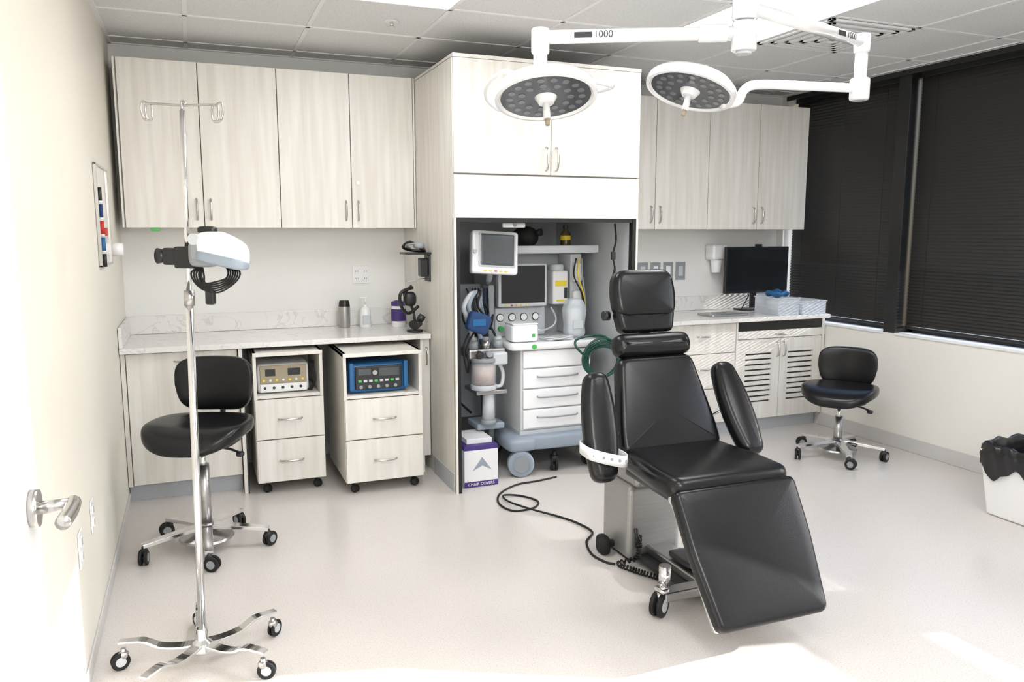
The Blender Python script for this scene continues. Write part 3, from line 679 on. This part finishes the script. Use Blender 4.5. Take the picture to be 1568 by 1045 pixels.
def arm(s,top,bot):
    top=Vector(top);bot=Vector(bot);d=(top-bot);Ln=d.length;d.normalize()
    pad(g,'armrest_%d'%s,'vinyl',[(-.052,0),(.052,0),(.075,Ln*.35),(.072,Ln*.7),(.048,Ln),(-.048,Ln),(-.072,Ln*.7),(-.075,Ln*.35)],.08,bot,Vector((1,0,0)),d,.034,6,[.045,.045,.06,.06,.045,.045,.06,.06],crown=.004)
    pad(g,'armrest_back_%d'%s,'chrome',[(-.03,.03),(.03,.03),(.03,Ln-.05),(-.03,Ln-.05)],.012,bot+Vector((1,0,0)).cross(d)*-.045,Vector((1,0,0)),d,.003,2,.01)
    mid=(top+bot)/2+Vector((0,.04,0))
    tube(g,'arm_bracket_%d'%s,'chrome',[mid,mid+Vector((-s*.06,.05,-.05)),Vector((cx+s*.20,2.86,mid.z-.10)),Vector((cx+s*.12,2.86,mid.z-.12))],.010)
arm(-1,(1.51,2.83,.925),(1.485,2.68,.50))
arm(1,(2.175,2.885,.915),(2.185,2.64,.55))
P=[(1.402,2.70,.635),(1.405,2.66,.633),(1.44,2.640,.622),(1.50,2.640,.603),(1.55,2.645,.590),(1.582,2.67,.585),(1.585,2.72,.59),(1.555,2.785,.60),(1.45,2.79,.63),(1.405,2.75,.64)]
PP=catmull(P,5,True);V=[];F=[];nP=len(PP)
for p in PP: V+=[p+Vector((0,0,.024)),p-Vector((0,0,.024))]
for i in range(nP): j=(i+1)%nP; F.append((2*i,2*j,2*j+1,2*i+1))
o=mesh_obj(g,'arm_strap',V,F,'white',smooth=True);sm=o.modifiers.new('s','SOLIDIFY');sm.thickness=.004
for k in range(5):
    a=Vector((1.42,2.652,.627)).lerp(Vector((1.565,2.650,.588)),k/4)
    cyl(g,'strap_hole_%d'%k,'grey',a+Vector((0,-.004-(.010 if 0<k<4 else 0),0)),a+Vector((0,.004,0)),.006,seg=12)
# pedestal box & base
box(g,'lift_housing','housing',1.765,2.045,2.955,3.21,.010,.36,.028,5)
box(g,'lift_housing_top','housing',1.785,2.03,2.93,3.20,.355,.455,.025,4)
box(g,'lift_foot','black',1.785,2.02,2.975,3.19,.0,.012,0)
boxes(g,'lift_mechanism','dark',[(1.74,2.0,2.60,3.05,.455,.492)],bevel=.01)
boxes(g,'lift_arm','steel',[(1.84,1.98,2.80,2.96,.36,.44)],bevel=.012)
tube(g,'coil_hanger','black',[(1.80,2.95,.16),(1.79,2.925,.14),(1.80,2.925,.12),(1.805,2.95,.10)],.009)
boxes(g,'base_frame','steel',[(1.86,1.98,2.50,2.96,.035,.075),(1.64,2.12,2.46,2.53,.055,.095)],bevel=.008)
boxes(g,'base_plate','dark',[(1.80,2.04,2.56,2.95,.02,.036)],bevel=.004)
sel(g,'pedal','dark',(1.92,2.72,.095),(.05,.09,.012),.4,.4)
for k,(x,y) in enumerate([(1.64,2.49),(2.12,2.49)]):
    caster(g,'caster_%d'%k,x,y,.048,-2.55,hub='lgrey',stem=.035,body='steel')
    sel(g,'caster_brake_%d'%k,'chrome',(x-.01,y-.02,.115),(.022,.03,.01),.5,.5,nu=16,nv=8)
cyl(g,'jack_front','chrome',(1.655,2.49,.12),(1.655,2.49,.20),.024)
sel(g,'roller','rubber',(1.715,3.10,.045),(.025,.045,.045),.6,.6)
cyl(g,'roller_axle','dark',(1.70,3.10,.045),(1.775,3.10,.045),.018)
box(g,'coil_socket','black',1.80,1.83,2.94,2.957,.07,.13,.004)
P=[];path=catmull([Vector((1.81,2.94,.10)),Vector((1.79,2.92,.04)),Vector((1.71,2.94,.016)),Vector((1.73,2.87,.016)),Vector((1.76,2.81,.016)),Vector((1.795,2.75,.016))],24)
for i,p in enumerate(path):
    t=(path[min(i+1,len(path)-1)]-path[max(i-1,0)]).normalized();x,y,_=frame_of(t);a=i*1.25
    P.append(p+(x*math.cos(a)+y*math.sin(a))*.010)
tube(g,'coiled_cord','rubber',P,.004,n=3,seg=6)
g=Grp('power_cord',(1.7,3.8,0))
z=.006
tube(g,'cord','rubber',[(2.0,4.22,z),(1.86,4.19,z),(1.712,4.17,z),(1.56,4.05,z),(1.50,3.90,z),(1.53,3.77,z),(1.65,3.77,z),(1.715,3.86,z),(1.66,3.98,z),(1.56,3.99,z+.012),(1.55,3.88,z+.012),(1.62,3.72,z+.012),(1.72,3.60,z),(1.77,3.48,z),(1.785,3.34,z),(1.70,3.24,z),(1.655,3.10,z),(1.67,3.0,z),(1.70,2.96,z)],.0055,n=8)
# ---------------------------------------------------------------- stools
def stool(loc,rot,zs_,legrot,bz=.185):
    g=Grp('saddle_stool',loc,rot,local=True)
    def dfm(v):
        f=max(0,-v.y-.06); z=v.z-1.4*f*f+.8*max(0,abs(v.x)-.05)**2+.6*max(0,v.y-.05)**2
        return (v.x,v.y,z)
    sel(g,'seat','vinyl',(0,-.02,zs_),(.235,.225,.048),.55,.75,deform=dfm,nu=64)
    sel(g,'seat_pan','dark',(0,0,zs_-.045),(.17,.15,.014),.3,.6)
    def dfb(v): return (v.x*(1-.25*max(0,-v.z/.13)*.5),v.y-1.3*v.x*v.x,v.z)
    sel(g,'backrest','vinyl',(0,.235,zs_+bz),(.19,.034,.135),.5,.55,deform=dfb,nu=64)
    tube(g,'back_bar','dark',[(0,.05,zs_-.055),(0,.20,zs_-.055),(0,.275,zs_-.02),(0,.285,zs_+.10),(0,.268,zs_+.16)],.014)
    cyl(g,'mechanism','dark',(0,0,zs_-.09),(0,0,zs_-.045),.05)
    cyl(g,'gas_rod','chrome',(0,0,zs_-.22),(0,0,zs_-.08),.015)
    cyl(g,'gas_cylinder','steel',(0,0,.09),(0,0,zs_-.16),.027)
    cyl(g,'hub','steel',(0,0,.07),(0,0,.13),.045,.034)
    for k,(a,b) in enumerate([((.05,-.02),(.20,-.06)),((-.03,.05),(-.10,.20))]):
        tube(g,'lever_%d'%k,'dark',[(a[0],a[1],zs_-.07),(b[0]*.7,b[1]*.7,zs_-.075),(b[0],b[1],zs_-.09)],.006)
        sel(g,'lever_tip_%d'%k,'black',(b[0],b[1],zs_-.095),(.018,.018,.012),.6,.6,nu=16,nv=8)
    for k in range(5):
        a=legrot+2*math.pi*k/5
        strap(g,'leg_%d'%k,'chrome',[(.03,.112),(.12,.105),(.22,.095),(.29,.086)],a,(0,0),.055,.018)
        caster(g,'caster_%d'%k,.285*math.cos(a),.285*math.sin(a),.035,a+1.1,stem=.012,hub='grey',w=.014)
    lathe(g,'foot_plate','steel',[(0,.060),(.115,.052),(.125,.056),(.12,.066),(.045,.088),(0,.088)],(0,0,0))
    return g
stool((-.01,3.87,0),math.radians(-22),.575,math.radians(5))
stool((3.945,3.93,0),math.radians(-56),.44,math.radians(8),.145)
# ---------------------------------------------------------------- IV pole
g=Grp('iv_pole_with_headlight',(-.042,2.79,0),math.radians(-22),local=True)
cyl(g,'pole_lower','chrome',(0,0,.06),(0,0,1.30),.0125)
cyl(g,'pole_upper','chrome',(0,0,1.28),(0,0,1.885),.0085)
cyl(g,'collar','steel',(0,0,1.26),(0,0,1.31),.017)
lathe(g,'hub','chrome',[(0,.05),(.035,.05),(.035,.075),(.018,.09),(.016,.13),(0,.13)])
k_=.93
for s in(-1,1):
    q=lambda L:[(a*k_,b,c-.016) for a,b,c in L]
    tube(g,'hook_%d'%s,'steel',q([(0,0,1.915),(s*.06,0,1.918),(s*.115,0,1.918),(s*.125,0,1.905),(s*.124,0,1.885),(s*.118,0,1.868),(s*.105,0,1.872),(s*.102,0,1.895),(s*.104,0,1.915)]),.0035,n=5,seg=8)
    tube(g,'hook_tip_%d'%s,'steel',q([(s*.115,0,1.918),(s*.135,0,1.925),(s*.14,0,1.90),(s*.132,0,1.872),(s*.118,0,1.868)]),.0035,n=5,seg=8)
tube(g,'hook_stem','steel',[(0,0,1.885),(0,0,1.912),(.012,0,1.902)],.005,n=4)
for k,a in enumerate([188,113,43,-22,-108]):
    a=math.radians(a)
    strap(g,'leg_%d'%k,'chrome',[(.02,.075),(.08,.07),(.14,.076),(.19,.098),(.24,.100),(.275,.098)],a,(0,0),.044,.008)
    caster(g,'caster_%d'%k,.262*math.cos(a),.262*math.sin(a),.031,a+.5,stem=.012,hub='lgrey',body='steel',w=.009)
z0=1.433
boxes(g,'clamp','black',[(-.035,.035,-.028,.028,z0-.05,z0+.02),(-.075,-.035,-.02,.02,z0-.04,z0+.015)],bevel=.006)
cyl(g,'clamp_knob','black',(-.07,0,z0-.012),(-.098,0,z0-.012),.018,.026)
cyl(g,'clamp_screw','black',(.02,0,z0+.02),(.02,0,z0+.05),.009)
sel(g,'body_core','grey',(.06,-.01,z0),(.045,.04,.045),.5,.5)
sel(g,'shell','whitegl',(.12,-.02,z0+.022),(.085,.055,.048),.6,.7,deform=lambda v:(v.x,v.y,v.z-.35*max(0,v.x)-.05*v.x))
sel(g,'visor','bluegrey',(.125,-.03,z0-.020),(.08,.052,.020),.5,.6,deform=lambda v:(v.x,v.y,v.z-.22*v.x))
sel(g,'top_knob','black',(.075,-.02,z0+.075),(.03,.02,.012),.6,.6)
sel(g,'side_clip','grey',(.06,-.05,z0+.01),(.03,.015,.03),.5,.6)
cyl(g,'dial','lgrey',(.045,-.04,z0+.045),(.045,-.065,z0+.045),.018)
for k in range(6):
    w=.012*k
    P=[(.05,-.01,z0-.04),(.025+w*.7,-.04,z0-.065-w*.1),(.055+w*.3,-.045,z0-.110+w*.25),(.11,-.04,z0-.125+w*.6),(.165-w*.5,-.03,z0-.090+w*.2),(.17-w*.6,-.01,z0-.055),(.11,0,z0-.035),(.07,0,z0-.04)]
    tube(g,'cable_%d'%k,'rubber',P,.0030,n=6,seg=8)
tube(g,'cable_drop','rubber',[(.05,-.03,z0-.06),(.062,-.035,z0-.10),(.08,-.03,z0-.14)],.005)
box(g,'plug','black',.068,.098,-.045,-.02,z0-.165,z0-.115,.006)
for o in g.e.children:
    if not(o.name.startswith('leg_') or o.name.startswith('caster') or o.name.startswith('hub')): o.rotation_euler=(0,.018,0)
# ---------------------------------------------------------------- surgical light
g=Grp('surgical_light',(2.02,2.6,ZC))
Rv=Vector((.927,-.375,0));Fv=Vector((.375,.927,0));Z=Vector((0,0,1))
C=Vector((2.02,2.6,0))
cyl(g,'ceiling_canopy','whitegl',C+Z*(ZC-.06),C+Z*(ZC-.001),.15,.16,seg=40)
cyl(g,'column','whitegl',C+Z*2.36,C+Z*(ZC-.05),.038)
cyl(g,'hub_upper','whitegl',C+Z*2.31,C+Z*2.41,.05,seg=36,bevel=.006)
cyl(g,'hub_lower','whitegl',C+Z*2.195,C+Z*2.305,.048,seg=36,bevel=.006)
cyl(g,'hub_cap','lgrey',C+Z*2.183,C+Z*2.196,.03,seg=30)
A1=Vector((1.32,2.966,0))
tube(g,'arm_1','whitegl',[C+Z*2.265,A1+Z*2.265],.026,smooth=False,seg=20)
cyl(g,'arm_1_sleeve','whitegl',C+(A1-C)*.08+Z*2.265,C+(A1-C)*.22+Z*2.265,.034,seg=24,bevel=.006)
cyl(g,'elbow_1','whitegl',A1+Z*2.20,A1+Z*2.30,.036,seg=28,bevel=.01)
cyl(g,'drop_1','whitegl',A1+Z*2.06,A1+Z*2.22,.028,seg=24)
A2=Vector((2.88,2.86,0))
tube(g,'arm_2','whitegl',[C+Z*2.36,A2+Z*2.36],.026,smooth=False,seg=20)
cyl(g,'elbow_2','whitegl',A2+Z*2.31,A2+Z*2.395,.036,seg=28,bevel=.01)
cyl(g,'drop_2','whitegl',A2+Z*2.16,A2+Z*2.33,.028,seg=24)
cyl(g,'joint_2','whitegl',A2+Z*2.10,A2+Z*2.20,.044,seg=28,bevel=.01)
tube(g,'arm_2b','whitegl',[A2+Z*2.155,A2.lerp(Vector((2.36,2.977,0)),.5)+Z*2.157,Vector((2.40,2.975,2.158)),Vector((2.33,2.985,2.13)),Vector((2.30,2.99,2.08)),Vector((2.22,3.0,2.065))],.021,seg=16)
text(g,'marking_1','dark','1000',.038,C.lerp(A1,.69)+Z*2.265-Fv*.0275,(A1-C)*-1,Z)
v=(C-A1).normalized();q=C.lerp(A1,.79)+Z*2.265-Fv*.027
pad(g,'brand_plate','dark',[(-.035,-.011),(.035,-.011),(.035,.011),(-.035,.011)],.002,q,v,Z,.0005,1,.002)
v2=(A2-C).normalized();n2=v2.cross(Z)
text(g,'marking_2','dark','1000',.038,C.lerp(A2,.84)+Z*2.36+n2*.0275,v2,Z)
pad(g,'brand_plate_2','dark',[(-.03,-.011),(.03,-.011),(.03,.011),(-.03,.011)],.002,C.lerp(A2,.75)+Z*2.36+n2*.027,v2,Z,.0005,1,.002)
def lamp(i,c,n,R):
    up=-Vector(n).normalized();x=(Rv-up*Rv.dot(up)).normalized();y=up.cross(x)
    T=Matrix((x,y,up)).transposed().to_4x4();T.translation=Vector(c)
    lathe(g,'lamp_shell_%d'%i,'whitegl',[(0,.065),(.08,.062),(R*.6,.052),(R*.90,.036),(R*.985,.018),(R,.0),(R*.985,-.016),(R*.92,-.018),(R*.875,-.010),(R*.87,0),(0,0)],mtx=T,seg=64)
    lathe(g,'lamp_glass_%d'%i,'ledglass',[(0,-.010),(R*.88,-.010),(R*.88,-.006),(0,-.006)],mtx=T,seg=64,smooth=False)
    for rr,nn in((R*.70,18),(R*.48,11)):
        for k in range(nn):
            a=2*math.pi*k/nn;p=Vector((rr*math.cos(a),rr*math.sin(a),0))
            cyl(g,'led_%d_%d_%d'%(i,nn,k),'led',T@(p+Z*-.0125),T@(p+Z*-.009),.014,seg=14)
    lathe(g,'lamp_hub_%d'%i,'whitegl',[(0,-.035),(.03,-.035),(.045,-.012),(.045,-.008),(0,-.008)],mtx=T)
    cyl(g,'lamp_handle_%d'%i,'white',T@Vector((0,0,-.03)),T@Vector((0,0,-.10)),.013,.015,seg=20)
    cyl(g,'lamp_handle_tip_%d'%i,'tan',T@Vector((0,0,-.098)),T@Vector((0,0,-.125)),.011,.009,seg=20)
    return T
T1=lamp(1,Vector((1.36,2.90,2.035))-Rv*.042,-.30*Fv-Z+.06*Rv,.205)
T2=lamp(2,(2.07,3.02,2.125),-.20*Fv-Z-.30*Rv,.20)
tube(g,'yoke_1','whitegl',[A1+Z*2.09,A1+Vector((.0,-.01,2.06)),T1@Vector((.03,.04,.055))],.03,seg=16)
cyl(g,'yoke_knuckle','whitegl',A1-Rv*.05+Z*2.095,A1+Rv*.05+Z*2.095,.038,seg=28,bevel=.008)
def rail(i,T,R,a0,a1):
    P=[T@Vector((R*math.cos(math.radians(a)),R*math.sin(math.radians(a)),.02)) for a in range(a0,a1+1,8)]
    tube(g,'rail_%d_%d'%(i,a0),'whitegl',[T@Vector((R*.85*math.cos(math.radians(a0)),R*.85*math.sin(math.radians(a0)),.02))]+P+[T@Vector((R*.85*math.cos(math.radians(a1)),R*.85*math.sin(math.radians(a1)),.02))],.009,n=3)
rail(1,T1,.235,140,230)
tube(g,'side_arm_1','whitegl',[A1+Rv*.04+Z*2.10,A1+Rv*.16-Fv*.03+Z*2.10,A1+Rv*.25-Fv*.03+Z*2.09,A1+Rv*.285+Fv*.03+Z*2.085,A1+Rv*.22+Fv*.10+Z*2.08,A1+Rv*.10+Fv*.13+Z*2.08],.016,seg=14)
# ---------------------------------------------------------------- trash bin
g=Grp('trash_bin',(4.03,2.66,0))
bx,by=4.03,2.68
V=[]
for z,h in((.001,.155),(.36,.20)):
    V+=[(bx-h,by-h*.75,z),(bx+h,by-h*.75,z),(bx+h,by+h*.75,z),(bx-h,by+h*.75,z)]
F=[(0,1,2,3),(0,1,5,4),(1,2,6,5),(2,3,7,6),(3,0,4,7)]
mesh_obj(g,'body',V,F,'binw',bevel=.012,seg=3)
V=[];F=[];N=96;prof=[(.255,1.0),(.30,1.05),(.35,1.06),(.395,1.04),(.41,1.0),(.40,.95),(.33,.88),(.2,.8)]
for i in range(N):
    a=2*math.pi*i/N;ca,sa=math.cos(a),math.sin(a)
    k=1/max(abs(ca)**6+abs(sa)**6,1e-6)**(1/6)
    for j,(z,s) in enumerate(prof):
        ww=1+ (.025*math.sin(a*13+j)+.012*math.sin(a*23+j*2))*(1 if j<5 else .3)
        zz=z-.01+(-.035*math.sin(a*5)+.012*math.sin(a*11) if j==0 else .008*math.sin(a*9+j))
        V.append((bx+ca*k*.20*s*ww,by+sa*k*.155*s*ww,zz))
n=len(prof)
for i in range(N):
    j=(i+1)%N
    for k in range(n-1): F.append((i*n+k,j*n+k,j*n+k+1,i*n+k+1))
mesh_obj(g,'bag_liner',V,F,'bag',smooth=True)
# ---------------------------------------------------------------- light, world, camera
w=bpy.data.worlds.new('World');S.world=w;w.use_nodes=True
nt=w.node_tree;bg=nt.nodes['Background']
sky=nt.nodes.new('ShaderNodeTexSky');sky.sky_type='NISHITA';sky.sun_disc=False;sky.sun_elevation=math.radians(30);sky.sun_rotation=math.radians(105)
nt.links.new(sky.outputs[0],bg.inputs[0]);bg.inputs[1].default_value=.6
sd=bpy.data.lights.new('sun','SUN');sd.energy=9;sd.angle=.009;sd.color=(1,.985,.97)
so=bpy.data.objects.new('sun',sd);S.collection.objects.link(so)
d=Vector((-.966,.259,-.40));so.rotation_euler=d.to_track_quat('-Z','Y').to_euler();so.location=(8,-1,4)
fl=bpy.data.lights.new('photo_flash','POINT');fl.energy=68;fl.shadow_soft_size=.22;fl.color=(.95,.975,1)
fo=bpy.data.objects.new('photo_flash',fl);S.collection.objects.link(fo);fo.location=(1.0,-.3,1.95)
cd=bpy.data.cameras.new('camera');cd.sensor_width=36;cd.lens=27.55;cd.clip_start=.05
co=bpy.data.objects.new('camera',cd);S.collection.objects.link(co);co.location=(0,0,1.5)
co.rotation_euler=(math.radians(90-7.93),0,math.radians(-22));S.camera=co
S.view_settings.view_transform='Standard';S.view_settings.look='None';S.view_settings.exposure=.17
